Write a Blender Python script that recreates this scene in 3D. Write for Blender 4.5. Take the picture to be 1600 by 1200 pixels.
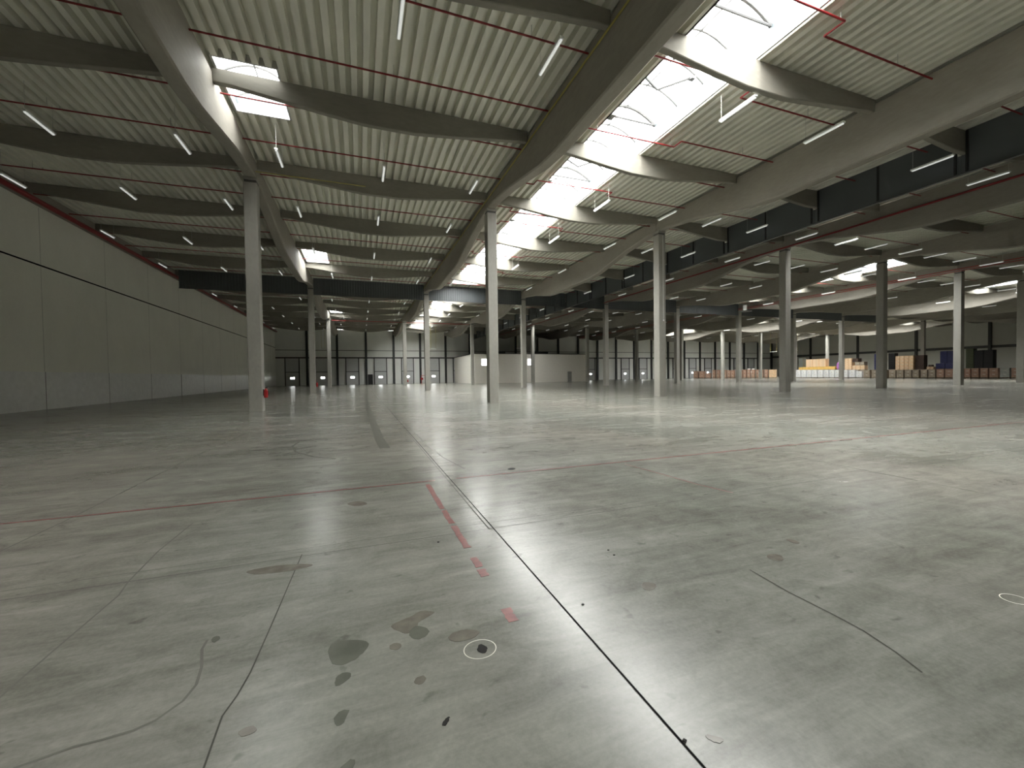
import bpy, math, random
from math import sin, cos, pi, tan, atan, sqrt
from mathutils import Matrix, Vector
random.seed(7)
for o in list(bpy.data.objects): bpy.data.objects.remove(o)
SC = bpy.context.scene
COL = SC.collection

# ---------------------------------------------------------------- camera
F_PX, YAW, PITCH, ROLL, CAM_H = 645.49, 0.35094, -0.020792, -0.014133, 1.5
fwd = Vector((sin(YAW)*cos(PITCH), cos(YAW)*cos(PITCH), sin(PITCH)))
rgt = Vector((cos(YAW), -sin(YAW), 0)); upv = rgt.cross(fwd)
r2 = cos(ROLL)*rgt + sin(ROLL)*upv; u2 = -sin(ROLL)*rgt + cos(ROLL)*upv
cam_d = bpy.data.cameras.new('camera'); cam = bpy.data.objects.new('camera', cam_d); COL.objects.link(cam)
cam.matrix_world = Matrix(((r2.x, u2.x, -fwd.x, 0), (r2.y, u2.y, -fwd.y, 0), (r2.z, u2.z, -fwd.z, CAM_H), (0, 0, 0, 1)))
cam_d.sensor_fit = 'HORIZONTAL'; cam_d.sensor_width = 36; cam_d.lens = 36*F_PX/1600
cam_d.clip_start = 0.05; cam_d.clip_end = 500
SC.camera = cam
def px(X, Y, Z):
    v = Vector((X, Y, Z-CAM_H)); d = v.dot(fwd)
    if d <= 0.1: return None
    return 800+F_PX*v.dot(r2)/d, 600-F_PX*v.dot(u2)/d
def inframe(pts, m=25):
    P = [px(*p) for p in pts]
    if all(p is None for p in P): return False
    if any(p is None for p in P): return True
    xs = [p[0] for p in P]; ys = [p[1] for p in P]
    return max(xs) > -m and min(xs) < 1600+m and max(ys) > -m and min(ys) < 1200+m

# ---------------------------------------------------------------- sky, exposure
SKY = (1.0, 0.985, 0.955)
w = bpy.data.worlds.new('overcast_sky'); SC.world = w; w.use_nodes = True
bg = w.node_tree.nodes['Background']; bg.inputs[0].default_value = (*SKY, 1); bg.inputs[1].default_value = 1.0
w.cycles.sampling_method = 'NONE'
vs = SC.view_settings
SC.display_settings.display_device = 'sRGB'
vs.view_transform = 'Standard'; vs.look = 'None'; vs.gamma = 1; vs.use_curve_mapping = False
vs.exposure = 4.03
cy = SC.cycles
cy.use_denoising = True
cy.max_bounces = 10; cy.diffuse_bounces = 8; cy.glossy_bounces = 4; cy.transparent_max_bounces = 12; cy.transmission_bounces = 6
cy.caustics_reflective = False; cy.caustics_refractive = False
cy.sample_clamp_indirect = 1.5
cy.use_light_tree = True

# ---------------------------------------------------------------- grid of the hall
A0, S = -4.573, 11.57
RY = [-2.0, 22.25, 46.50, 70.89, 95.26]          # column rows
GX = [A0+S*i for i in range(11)]                  # girder lines, nearest the left wall first
XL, XR, YF, YB = -16.14, 122.9, 95.26, -26.3
ZD, ZP, ZG = 11.65, 11.62, 11.48                 # deck underside, cross beam top, girder top
PUR = [22.25+6.0625*k for k in range(-4, 13)]
# roof openings: (x0, x1, y0, y1)
STRIPS = [(-8.7, -7.0, -8.5, 2.6), (9.35, 12.32, -1.4, 44.9), (9.35, 12.32, 48.2, 70.2), (9.35, 12.32, 72.0, 87.0),  # first strip is added, out of view, to brighten the left floor and deck
          (45.9, 49.5, 22.9, 42.6), (70.6, 73.9, 18.5, 37.5), (70.6, 73.9, 49.0, 84.0), (105.3, 108.6, 49.5, 79.0), (88.5, 90.6, 48.0, 86.0)]  # last strip is added, hidden behind girders, to light the stored boxes
SQUARES = [(-4.25, -2.38, -9.5, -5.0), (-4.25, -2.33, 15.5, 18.45), (-4.25, -2.33, 36.2, 40.15), (-4.25, -2.38, 66.3, 70.2),
           (30.45, 32.35, 15.0, 19.7), (30.45, 32.35, 36.8, 41.6), (30.45, 32.35, 63.5, 70.3)]  # last opening is added and enlarged to brighten the office front
# daylight of the overcast sky over each roof opening, same radiance as the sky itself
for k, (x0, x1, y0, y1) in enumerate(STRIPS+SQUARES):
    ld = bpy.data.lights.new('skylight_daylight', 'AREA'); ld.shape = 'RECTANGLE'
    ld.size = x1-x0+.3; ld.size_y = y1-y0+.3; ld.energy = pi*ld.size*ld.size_y; ld.color = SKY
    lo = bpy.data.objects.new('skylight_daylight', ld); COL.objects.link(lo); lo.location = ((x0+x1)/2, (y0+y1)/2, 13.1)

# ---------------------------------------------------------------- materials
def newmat(name):
    m = bpy.data.materials.new(name); m.use_nodes = True
    return m, m.node_tree.nodes, m.node_tree.links, m.node_tree.nodes['Principled BSDF']
def plain(name, col, rough=.6, metal=0., emit=0., var=0.12, scale=3.0, spec=.5):
    m, N, L, b = newmat(name)
    b.inputs['Roughness'].default_value = rough; b.inputs['Metallic'].default_value = metal
    b.inputs['Specular IOR Level'].default_value = spec
    tc = N.new('ShaderNodeTexCoord'); n = N.new('ShaderNodeTexNoise'); n.inputs['Scale'].default_value = scale; n.inputs['Detail'].default_value = 5
    r = N.new('ShaderNodeValToRGB')
    r.color_ramp.elements[0].color = (*[c*(1-var) for c in col], 1); r.color_ramp.elements[1].color = (*[min(1, c*(1+var)) for c in col], 1)
    r.color_ramp.elements[0].position = .3; r.color_ramp.elements[1].position = .7
    L.new(tc.outputs['Object'], n.inputs['Vector']); L.new(n.outputs['Fac'], r.inputs['Fac']); L.new(r.outputs['Color'], b.inputs['Base Color'])
    if emit:
        b.inputs['Emission Color'].default_value = (*col, 1); b.inputs['Emission Strength'].default_value = emit
    return m
def concrete(name, col, rough=.75, stretch=(1, 1, 1), var=.16):
    m, N, L, b = newmat(name)
    g = N.new('ShaderNodeNewGeometry'); mp = N.new('ShaderNodeMapping'); mp.inputs['Scale'].default_value = stretch
    L.new(g.outputs['Position'], mp.inputs['Vector'])
    n1 = N.new('ShaderNodeTexNoise'); n1.inputs['Scale'].default_value = .55; n1.inputs['Detail'].default_value = 7; n1.inputs['Roughness'].default_value = .62
    n2 = N.new('ShaderNodeTexNoise'); n2.inputs['Scale'].default_value = 9; n2.inputs['Detail'].default_value = 6
    v = N.new('ShaderNodeTexVoronoi'); v.inputs['Scale'].default_value = 14
    mx = N.new('ShaderNodeMath'); mx.operation = 'MULTIPLY_ADD'; mx.inputs[1].default_value = .35
    for t in (n1, n2): L.new(mp.outputs['Vector'], t.inputs['Vector'])
    L.new(g.outputs['Position'], v.inputs['Vector'])
    L.new(n2.outputs['Fac'], mx.inputs[0]); L.new(n1.outputs['Fac'], mx.inputs[2])
    r = N.new('ShaderNodeValToRGB'); e = r.color_ramp.elements
    e[0].position = .42; e[1].position = .95
    e[0].color = (*[c*(1-var) for c in col], 1); e[1].color = (*[c*(1+var) for c in col], 1)
    pr = N.new('ShaderNodeValToRGB'); pr.color_ramp.elements[0].position = .05; pr.color_ramp.elements[1].position = .1
    pr.color_ramp.elements[0].color = (.72, .72, .72, 1)
    mm = N.new('ShaderNodeMixRGB'); mm.blend_type = 'MULTIPLY'; mm.inputs[0].default_value = .8
    L.new(mx.outputs[0], r.inputs['Fac']); L.new(v.outputs['Distance'], pr.inputs['Fac'])
    L.new(r.outputs['Color'], mm.inputs[1]); L.new(pr.outputs['Color'], mm.inputs[2]); L.new(mm.outputs[0], b.inputs['Base Color'])
    b.inputs['Roughness'].default_value = rough
    bm_ = N.new('ShaderNodeBump'); bm_.inputs['Strength'].default_value = .25; bm_.inputs['Distance'].default_value = .01
    L.new(n2.outputs['Fac'], bm_.inputs['Height']); L.new(bm_.outputs['Normal'], b.inputs['Normal'])
    return m
def floor_material():
    m, N, L, b = newmat('polished_concrete_floor')
    g = N.new('ShaderNodeNewGeometry')
    def noise(scale, detail, stretch, rough=.6, dist=0.):
        mp = N.new('ShaderNodeMapping'); mp.inputs['Scale'].default_value = stretch
        t = N.new('ShaderNodeTexNoise'); t.inputs['Scale'].default_value = scale; t.inputs['Detail'].default_value = detail
        t.inputs['Roughness'].default_value = rough; t.inputs['Distortion'].default_value = dist
        L.new(g.outputs['Position'], mp.inputs['Vector']); L.new(mp.outputs['Vector'], t.inputs['Vector']); return t.outputs['Fac']
    a = noise(.35, 6, (1, 1, 1), .6, .6); c = noise(2.2, 8, (1, 1.5, 1), .68, .9); d = noise(38, 5, (1, 1, 1), .7); e_ = noise(.9, 8, (.25, 1, 1), .7, .5)
    big = noise(.12, 2, (1.7, .7, 1), .5)
    def madd(x, k, y):
        q = N.new('ShaderNodeMath'); q.operation = 'MULTIPLY_ADD'; q.inputs[1].default_value = k
        L.new(x, q.inputs[0])
        if isinstance(y, float): q.inputs[2].default_value = y
        else: L.new(y, q.inputs[2])
        return q.outputs[0]
    f = madd(d, .16, madd(e_, .34, madd(c, .30, madd(a, .20, 0.))))
    r = N.new('ShaderNodeValToRGB'); el = r.color_ramp.elements
    el[0].position = .40; el[1].position = .60
    el[0].color = (.145, .145, .126, 1); el[1].color = (.29, .284, .258, 1)
    mid = el.new(.5); mid.color = (.220, .218, .195, 1)
    L.new(f, r.inputs['Fac'])
    # broad tonal fields: some slightly warmer, some greener
    r2_ = N.new('ShaderNodeValToRGB'); r2_.color_ramp.elements[0].position = .38; r2_.color_ramp.elements[1].position = .62
    r2_.color_ramp.elements[0].color = (.97, 1.0, .98, 1); r2_.color_ramp.elements[1].color = (1.04, 1.0, .97, 1)
    L.new(big, r2_.inputs['Fac'])
    mm = N.new('ShaderNodeMixRGB'); mm.blend_type = 'MULTIPLY'; mm.inputs[0].default_value = 1
    L.new(r.outputs['Color'], mm.inputs[1]); L.new(r2_.outputs['Color'], mm.inputs[2])
    # small dark blemishes
    v = noise(5.5, 3, (1, 1.4, 1), .5, .4)
    pr = N.new('ShaderNodeValToRGB'); pr.color_ramp.elements[0].position = .27; pr.color_ramp.elements[1].position = .33
    pr.color_ramp.elements[0].color = (.70, .72, .70, 1)
    L.new(v, pr.inputs['Fac'])
    m2 = N.new('ShaderNodeMixRGB'); m2.blend_type = 'MULTIPLY'; m2.inputs[0].default_value = 1
    L.new(mm.outputs[0], m2.inputs[1]); L.new(pr.outputs['Color'], m2.inputs[2]); L.new(m2.outputs[0], b.inputs['Base Color'])
    rr = N.new('ShaderNodeMapRange'); rr.inputs['From Min'].default_value = .35; rr.inputs['From Max'].default_value = .65
    rr.inputs['To Min'].default_value = .18; rr.inputs['To Max'].default_value = .29
    L.new(f, rr.inputs['Value']); L.new(rr.outputs[0], b.inputs['Roughness'])
    b.inputs['Specular IOR Level'].default_value = .42
    # fine light and dark trowel scratches
    sc = noise(3.2, 9, (.12, 1.6, 1), .75, 1.2)
    s_r = N.new('ShaderNodeValToRGB'); s_r.color_ramp.elements[0].position = .36; s_r.color_ramp.elements[1].position = .66
    s_r.color_ramp.elements[0].color = (.86, .86, .86, 1); s_r.color_ramp.elements[1].color = (1.12, 1.12, 1.12, 1)
    m3 = N.new('ShaderNodeMixRGB'); m3.blend_type = 'MULTIPLY'; m3.inputs[0].default_value = 1
    L.new(sc, s_r.inputs['Fac']); L.new(m2.outputs[0], m3.inputs[1]); L.new(s_r.outputs['Color'], m3.inputs[2]); L.new(m3.outputs[0], b.inputs['Base Color'])
    bp = N.new('ShaderNodeBump'); bp.inputs['Strength'].default_value = .12; bp.inputs['Distance'].default_value = .004
    L.new(c, bp.inputs['Height']); L.new(bp.outputs['Normal'], b.inputs['Normal'])
    return m
def box_mat(name, col, tape=(.62, .55, .42), rough=.7, film=.0):
    m = plain(name, col, rough, var=.18, scale=2.5)
    if film:
        b = m.node_tree.nodes['Principled BSDF']; b.inputs['Coat Weight'].default_value = film; b.inputs['Coat Roughness'].default_value = .15
    return m
def glazing():
    m = bpy.data.materials.new('translucent_dome_glazing'); m.use_nodes = True
    N, L = m.node_tree.nodes, m.node_tree.links; N.clear()
    out = N.new('ShaderNodeOutputMaterial'); t = N.new('ShaderNodeBsdfTransparent'); t.inputs[0].default_value = (.95, .97, .97, 1)
    g = N.new('ShaderNodeBsdfGlossy'); g.inputs['Roughness'].default_value = .2
    mx = N.new('ShaderNodeMixShader'); mx.inputs[0].default_value = .06
    L.new(t.outputs[0], mx.inputs[1]); L.new(g.outputs[0], mx.inputs[2]); L.new(mx.outputs[0], out.inputs[0]); return m
M = dict(
    floor=floor_material(),
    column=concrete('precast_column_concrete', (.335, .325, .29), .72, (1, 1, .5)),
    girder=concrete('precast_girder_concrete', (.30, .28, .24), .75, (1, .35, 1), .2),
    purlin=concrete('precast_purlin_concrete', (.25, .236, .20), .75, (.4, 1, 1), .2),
    pad=plain('bearing_pad_rubber', (.10, .10, .095), .8),
    deck=plain('coated_steel_deck', (.74, .735, .655), .5, var=.07, scale=.6),
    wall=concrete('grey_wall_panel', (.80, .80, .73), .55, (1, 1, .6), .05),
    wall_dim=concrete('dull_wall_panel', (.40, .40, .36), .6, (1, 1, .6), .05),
    wall_far=concrete('light_wall_panel', (.74, .75, .72), .6, (1, 1, .6), .05),
    plinth=plain('painted_concrete_plinth', (.78, .79, .78), .32, var=.05),
    office=plain('white_office_wall', (.86, .83, .76), .6, var=.03),
    steel=plain('dark_steel', (.045, .047, .045), .5, .3),
    frame=plain('black_door_frame', (.02, .02, .02), .45),
    curtain=plain('galvanised_curtain_sheet', (.10, .112, .118), .4, .1, var=.08, scale=.5),
    rail=plain('galvanised_rail', (.10, .105, .11), .4, .3),
    red=plain('red_pipe_paint', (.22, .012, .014), .4),
    redbright=plain('red_enamel', (.42, .02, .02), .3),
    yellow=plain('yellow_conduit', (.42, .36, .10), .5),
    door=plain('dock_door_panel', (.52, .53, .53), .5, var=.03),
    curb=plain('white_skylight_curb', (.5, .5, .49), .5, var=.03),
    lining=plain('blue_grey_curb_lining', (.085, .10, .108), .45, var=.05),
    rib=plain('aluminium_rib', (.10, .10, .10), .5, 0),
    glaze=glazing(),
    white=plain('white_luminaire_body', (.78, .79, .77), .4, var=.02),
    tube=plain('luminaire_diffuser', (.90, .92, .90), .25, var=.01, emit=.03),
    wire=plain('steel_wire', (.55, .55, .52), .4, .3),
    joint=plain('dark_joint_filler', (.008, .008, .008), .9, spec=.05),
    cut=plain('saw_cut', (.07, .07, .06), .85, spec=.15),
    skid=plain('tyre_rubber_mark', (.15, .15, .13), .23, spec=.42),
    redline=plain('red_floor_paint', (.26, .045, .055), .3, var=.25, scale=6),
    reddash=plain('worn_red_paint', (.21, .072, .064), .3, var=.3, scale=14),
    seam=plain('wall_panel_seam', (.52, .52, .47), .6),
    chalk=plain('pale_ring_paint', (.72, .71, .62), .6),
    stain=plain('damp_stain', (.115, .122, .10), .24, var=.15, scale=8),
    stain2=plain('brown_stain', (.155, .145, .12), .24, var=.2, scale=12),
    black=plain('black_hole', (.008, .007, .006), .8),
    lit=plain('lit_window', (1, 1, .97), .5, emit=.35),
    grey=plain('grey_office_door', (.30, .30, .28), .5),
    white_box=box_mat('white_wrapped_carton', (.88, .90, .93), film=.3),
    tan_box=box_mat('dull_brown_carton', (.34, .28, .215), film=.3),
    brown_box=box_mat('brown_carton', (.45, .28, .20), film=.4),
    light_box=box_mat('light_carton', (.78, .55, .34)),
    dark_box=box_mat('dark_carton', (.06, .035, .025)),
    navy=box_mat('navy_crate', (.02, .025, .11), rough=.4, film=.5),
    blackbox=box_mat('black_wrapped_stack', (.008, .008, .010), rough=.35, film=.4),
    greenbox=box_mat('dark_green_crate', (.06, .075, .035), rough=.4),
    greybox=box_mat('grey_crate', (.13, .14, .12), rough=.5),
    purple=box_mat('purple_plastic_bag', (.50, .20, .55), rough=.35),
    timber=plain('yellow_formwork_timber', (.80, .52, .14), .6, var=.15),
    pallet=plain('pallet_wood', (.20, .15, .10), .8),
    film=box_mat('clear_film_wrap', (.45, .46, .42), rough=.2, film=.8),
    tape=plain('parcel_tape', (.70, .66, .56), .2),
)

# ---------------------------------------------------------------- mesh helpers
class MB:
    def __init__(s): s.v = []; s.f = []
    def box(s, x0, x1, y0, y1, z0, z1):
        n = len(s.v)
        s.v += [(x, y, z) for z in (z0, z1) for x, y in ((x0, y0), (x1, y0), (x1, y1), (x0, y1))]
        s.f += [tuple(n+i for i in q) for q in ((3, 2, 1, 0), (4, 5, 6, 7), (0, 1, 5, 4), (1, 2, 6, 5), (2, 3, 7, 6), (3, 0, 4, 7))]
        return s
    def chamfer_post(s, cx, cy, hx, hy, c, z0, z1):
        ring = [(hx, -hy+c), (hx, hy-c), (hx-c, hy), (-hx+c, hy), (-hx, hy-c), (-hx, -hy+c), (-hx+c, -hy), (hx-c, -hy)]
        n = len(s.v)
        for z in (z0, z1): s.v += [(cx+a, cy+b, z) for a, b in ring]
        for i in range(8): s.f.append((n+i, n+(i+1) % 8, n+8+(i+1) % 8, n+8+i))
        s.f += [tuple(n+i for i in range(7, -1, -1)), tuple(n+8+i for i in range(8))]
        return s
    def loft(s, rings):                     # rings of equal size, closed ends
        n = len(s.v); k = len(rings[0])
        for r in rings: s.v += r
        for j in range(len(rings)-1):
            for i in range(k):
                s.f.append((n+j*k+i, n+j*k+(i+1) % k, n+(j+1)*k+(i+1) % k, n+(j+1)*k+i))
        s.f.append(tuple(n+i for i in range(k-1, -1, -1))); s.f.append(tuple(n+(len(rings)-1)*k+i for i in range(k)))
        return s
    def tube(s, pts, r, k=8):
        pts = [Vector(p) for p in pts]; rings = []
        for i, p in enumerate(pts):
            if i == 0: d = (pts[1]-p).normalized()
            elif i == len(pts)-1: d = (p-pts[-2]).normalized()
            else: d = ((pts[i+1]-p).normalized()+(p-pts[i-1]).normalized()).normalized()
            a = Vector((0, 0, 1)) if abs(d.z) < .9 else Vector((1, 0, 0))
            u = d.cross(a).normalized(); vv = d.cross(u).normalized()
            rings.append([tuple(p+u*r*cos(2*pi*q/k)+vv*r*sin(2*pi*q/k)) for q in range(k)])
        return s.loft(rings)
    def poly(s, pts, z, t=.0015):
        n = len(s.v); k = len(pts)
        s.v += [(x, y, z-t) for x, y in pts]+[(x, y, z) for x, y in pts]
        s.f.append(tuple(n+k+i for i in range(k)))
        for i in range(k): s.f.append((n+i, n+(i+1) % k, n+k+(i+1) % k, n+k+i))
        return s
    def ribbon(s, pts, wd, z):
        P = [Vector((p[0], p[1])) for p in pts]; Lh = []; Rh = []
        for i, p in enumerate(P):
            d = (P[min(i+1, len(P)-1)]-P[max(i-1, 0)]).normalized(); nn = Vector((-d.y, d.x))*wd/2
            Lh.append(p+nn); Rh.append(p-nn)
        n = len(s.v); k = len(P)
        s.v += [(q.x, q.y, z) for q in Lh]+[(q.x, q.y, z) for q in Rh]
        for i in range(k-1): s.f.append((n+i, n+k+i, n+k+i+1, n+i+1))
        return s
    def mesh(s, name):
        me = bpy.data.meshes.new(name); me.from_pydata(s.v, [], s.f); me.update(); return me
    def obj(s, name, mat, parent=None, loc=(0, 0, 0), fix=False):
        me = s.mesh(name); me.materials.append(M[mat] if isinstance(mat, str) else mat)
        if fix:
            import bmesh
            b = bmesh.new(); b.from_mesh(me); bmesh.ops.recalc_face_normals(b, faces=b.faces); b.to_mesh(me); b.free()
        o = bpy.data.objects.new(name, me); COL.objects.link(o); o.location = loc
        if parent: o.parent = parent
        return o
def tag(o, label, cat=None, group=None, kind=None):
    o['label'] = label
    if cat: o['category'] = cat
    if group: o['group'] = group
    if kind: o['kind'] = kind
    return o
def empty(name, loc, label, cat, group=None, kind=None):
    o = bpy.data.objects.new(name, None); COL.objects.link(o); o.location = loc; o.empty_display_size = .1
    return tag(o, label, cat, group, kind)
def struct(o, label=None):
    o['kind'] = 'structure'
    if label: o['label'] = label
    return o
def dup(root, loc, label, group=None):
    r = root.copy(); COL.objects.link(r); r.location = loc; r['label'] = label
    if group: r['group'] = group
    for ch in list(root.children):
        c = ch.copy(); COL.objects.link(c); c.parent = r
        for g in list(ch.children):
            d = g.copy(); COL.objects.link(d); d.parent = c
    return r
ORD = 'first second third fourth fifth sixth seventh eighth ninth tenth eleventh twelfth thirteenth fourteenth fifteenth sixteenth seventeenth'.split()
def bayname(i):     # i = -1 .. 10, bay to the right of girder line i
    return 'bay along the left wall' if i < 0 else ORD[i+1]+' bay from the left wall'

# ---------------------------------------------------------------- shell
fl = MB().box(XL-.3, XR+.3, YB-.3, YF+.3, -.3, 0).obj('floor', 'floor'); struct(fl, 'polished grey concrete warehouse floor')

# roof deck, trapezoidal sheets with ribs running front to back
def deck():
    mb = MB(); p = S/31; n = int(round((XR+.3-(XL-.3))/p)); x = A0-31*p
    prof = [(0, 0), (.190, 0), (.212, .24), (.351, .24), (p, 0)]
    ops = STRIPS+SQUARES
    while x < XR+.3:
        for (a, za), (b, zb) in zip(prof[:-1], prof[1:]):
            xm = x+(a+b)/2
            cuts = sorted((o[2], o[3]) for o in ops if o[0] < xm < o[1])
            ys = YB-.3
            for c0, c1 in cuts+[(YF+.3, YF+.3)]:
                if c0 > ys:
                    k = len(mb.v)
                    mb.v += [(x+a, ys, ZD+za), (x+a, c0, ZD+za), (x+b, c0, ZD+zb), (x+b, ys, ZD+zb)]
                    mb.f.append((k, k+1, k+2, k+3))
                ys = c1
        x += p
    return mb
dk = deck().obj('ceiling', 'deck'); struct(dk, 'ribbed grey-green steel roof deck')

# left wall with plinth, joints
wl = MB().box(XL-.3, XL, YB-.3, YF+.3, 0, ZD+.1).obj('wall_left', 'wall'); struct(wl, 'long plain grey wall on the left')
mb = MB().box(XL, XL+.03, YB, YF, 0, 2.05); mb.obj('plinth', 'plinth', wl)
mb = MB().box(XL, XL+.012, YB, YF, 7.76, 7.84); mb.obj('horizontal_joint', 'joint', wl)
mb = MB()
for k in range(-8, 13):
    y = 48.05+6.06*k
    if YB < y < YF: mb.box(XL+.0005, XL+.004, y-.02, y+.02, 2.06, 10.9)
mb.obj('panel_joint', 'seam', wl)
mb = MB()
for k in range(-8, 13):
    y = 48.05+6.06*k
    if YB < y < YF: mb.box(XL+.03, XL+.034, y-(.07 if k == 0 else .015), y+.015, 0, 2.05)
mb.obj('plinth_joint', 'joint', wl)
wb = MB().box(XL-.3, XR+.3, YB-.3, YB, 0, ZD+.1).obj('wall_back', 'wall_far'); struct(wb)

# far wall (dock side) with holes for the door windows
DX = [A0+S*(.5*k+.25) for k in range(-2, 4)]+[A0+S*(.5*k+.25) for k in (4, 12-2, 12, 13, 16, 17)]
DX = [-13.14, -7.46, -1.62, 4.15, 9.95, 15.75, 21.6, 57.0, 67.75, 73.6, 85.2, 91.0, 96.8, 108.3, 114.0]
WW, WZ0, WZ1 = .39, 1.36, 1.76
mb = MB(); xs = XL-.3
for x in DX:
    mb.box(xs, x-WW, YF, YF+.3, 0, ZD+.1); mb.box(x-WW, x+WW, YF, YF+.3, 0, WZ0); mb.box(x-WW, x+WW, YF, YF+.3, WZ1, ZD+.1); xs = x+WW
mb.box(xs, XR+.3, YF, YF+.3, 0, ZD+.1)
wf = mb.obj('wall_far', 'wall_far'); struct(wf, 'pale dock wall at the far end with dark posts')
for k in range(-2, 23):
    x = A0+S*.5*k
    if XL < x < XR: MB().box(x-.22, x+.22, YF-.35, YF, 0, ZP).obj('post', 'steel', wf)
for (z0, z1, dd) in ((5.62, 5.9, .12), (7.28, 7.38, .1)):
    MB().box(XL, XR, YF-dd, YF, z0, z1).obj('girt', 'steel', wf)
# right wall
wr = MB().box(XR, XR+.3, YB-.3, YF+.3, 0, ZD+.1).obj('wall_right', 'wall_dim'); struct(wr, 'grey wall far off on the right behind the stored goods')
for k in range(-2, 5):
    MB().box(XR-.35, XR, 46.5+12.13*k-.22, 46.5+12.13*k+.22, 0, ZP).obj('post', 'steel', wr)
MB().box(XR-.1, XR, YB, YF, 5.8, 6.35).obj('girt', 'steel', wr)

# dock doors
for n, x in enumerate(DX, 1):
    e = bpy.data.objects.new('door_%d' % n, None); COL.objects.link(e); e.location = (x, YF, 0); e['kind'] = 'structure'
    e['label'] = 'sectional dock door with small bright window in the far wall'
    mb = MB(); y0, y1 = -.16, -.08
    mb.box(-1.2, -WW, y0, y1, .02, 2.72).box(WW, 1.2, y0, y1, .02, 2.72).box(-WW, WW, y0, y1, .02, WZ0).box(-WW, WW, y0, y1, WZ1, 2.72)
    mb.obj('door_panel', 'door', e)
    MB().box(-WW, WW, -.13, -.12, WZ0, WZ1).obj('window_pane', 'glaze', e)
    MB().box(-1.2, 1.2, -.14, -.05, 2.84, 5.55).obj('upper_panel', 'door', e)
    mb = MB().box(-1.38, -1.2, -.22, -.02, 0, 5.62).box(1.2, 1.38, -.22, -.02, 0, 5.62).box(-1.2, 1.2, -.2, -.02, 2.72, 2.84)
    mb.obj('door_frame', 'frame', e)
# black personnel door between two dock doors
e = bpy.data.objects.new('door_%d' % (len(DX)+1), None); COL.objects.link(e); e.location = (2.0, YF, 0); e['kind'] = 'structure'; e['label'] = 'black personnel door in the far wall'
MB().box(-.5, .5, -.1, -.02, 0, 2.15).obj('door_leaf', 'frame', e); MB().box(.36, .46, -.14, -.1, 1.0, 1.05).obj('handle', 'wire', e)

# office block
ox0, ox1, oy0, oy1, oh = 20.6, 45.2, 77.0, YF-.4, 5.75
of = MB().box(ox0, ox1, oy0, oy1, 0, oh).obj('office_block', 'office')
tag(of, 'long low white office block built in front of the dock wall', 'office block')
for x in (22.48, 32.1):
    fr = MB().box(x-.6, x+.6, oy0-.05, oy0-.005, 3.42, 4.82).obj('window_frame', 'white', of)
    MB().box(x-.52, x+.52, oy0-.06, oy0-.051, 3.5, 4.74).obj('window_pane', 'lit', fr)
MB().box(40.6, 41.5, oy0-.06, oy0-.001, 0, 2.15).obj('door', 'grey', of)
MB().box(ox0-.1, ox1+.1, oy0-.1, oy1, oh+.001, oh+.12).obj('roof_edge', 'frame', of)
for k, (x, z) in enumerate(((24.5, 6.0), (34, 6.0))):
    mb = MB(); mb.tube([(x, oy0+2.5, z+.15), (x+3.2, oy0+2.5, z+.15)], .28, 12)
    tag(mb.obj('air_duct', 'frame', None, fix=True), 'dark round duct lying on the office roof, '+('left' if k == 0 else 'right')+' one', 'duct')

# ---------------------------------------------------------------- columns
def column_root(w_):
    h = w_/2
    r = MB().chamfer_post(0, 0, h, h, .025, 0, 10.5).obj('concrete_column', 'column')
    MB().box(-h+.03, h-.03, -h+.03, h-.03, 10.5, 10.62).obj('bearing_pad', 'pad', r)
    MB().box(-h, h, -h, h, 10.62, 10.76).obj('column_head', 'column', r)
    return r
col0 = column_root(.55); first = True
for i, x in enumerate(GX):
    for j, y in enumerate(RY[1:4]):
        if ox0-.3 < x < ox1+.3 and y > oy0: continue
        if not inframe([(x, y, 0), (x, y, 10)], 10): continue
        lab = 'square grey concrete column, %s in depth, %s line from the left wall' % (ORD[j], ORD[i])
        if first: o = col0; first = False; o.location = (x, y, 0); tag(o, lab, 'column', 'concrete columns carrying the roof')
        else: o = dup(col0, (x, y, 0), lab)

# ---------------------------------------------------------------- girders
PROF = [(0, 10.76), (.9, 10.74), (3.5, 10.42), (5.2, 10.1), (7.2, 9.72), (8.5, 9.6)]
def girder_mesh(Ly):
    st = PROF+[(Ly-d, z) for d, z in reversed(PROF)]
    rings = []
    for d, z in st:
        h = .25; c = .05
        rings.append([(-h, d, ZG), (-h, d, z+c), (-h+c, d, z), (h-c, d, z), (h, d, z+c), (h, d, ZG)])
    return MB().loft(rings)
gm = {}
for i, x in enumerate(GX):
    for j in range(4):
        y0, y1 = RY[j]+.012, RY[j+1]-.012
        if j == 3: y1 = YF-.36
        key = round(y1-y0, 2)
        if not inframe([(x, y0, 10), (x, y1, 10)], 10): continue
        lab = 'deep-bellied concrete girder, %s line from the left wall, %s span in depth' % (ORD[i], ORD[j])
        if key not in gm: o = girder_mesh(y1-y0).obj('concrete_girder', 'girder', fix=True); gm[key] = o
        else: o = gm[key].copy(); COL.objects.link(o)
        o.location = (x, y0, 0); tag(o, lab, 'girder', 'longitudinal concrete roof girders')
# edge beam on the left wall
for j in range(4):
    o = MB().box(XL+.035, XL+.33, RY[j]+.01, RY[j+1]-.01 if j < 3 else YF-.36, 10.95, ZP).obj('edge_beam', 'girder')
    tag(o, 'dark concrete edge beam on top of the left wall, %s length from the front' % ORD[j], 'beam', 'edge beams of the left wall')
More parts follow.
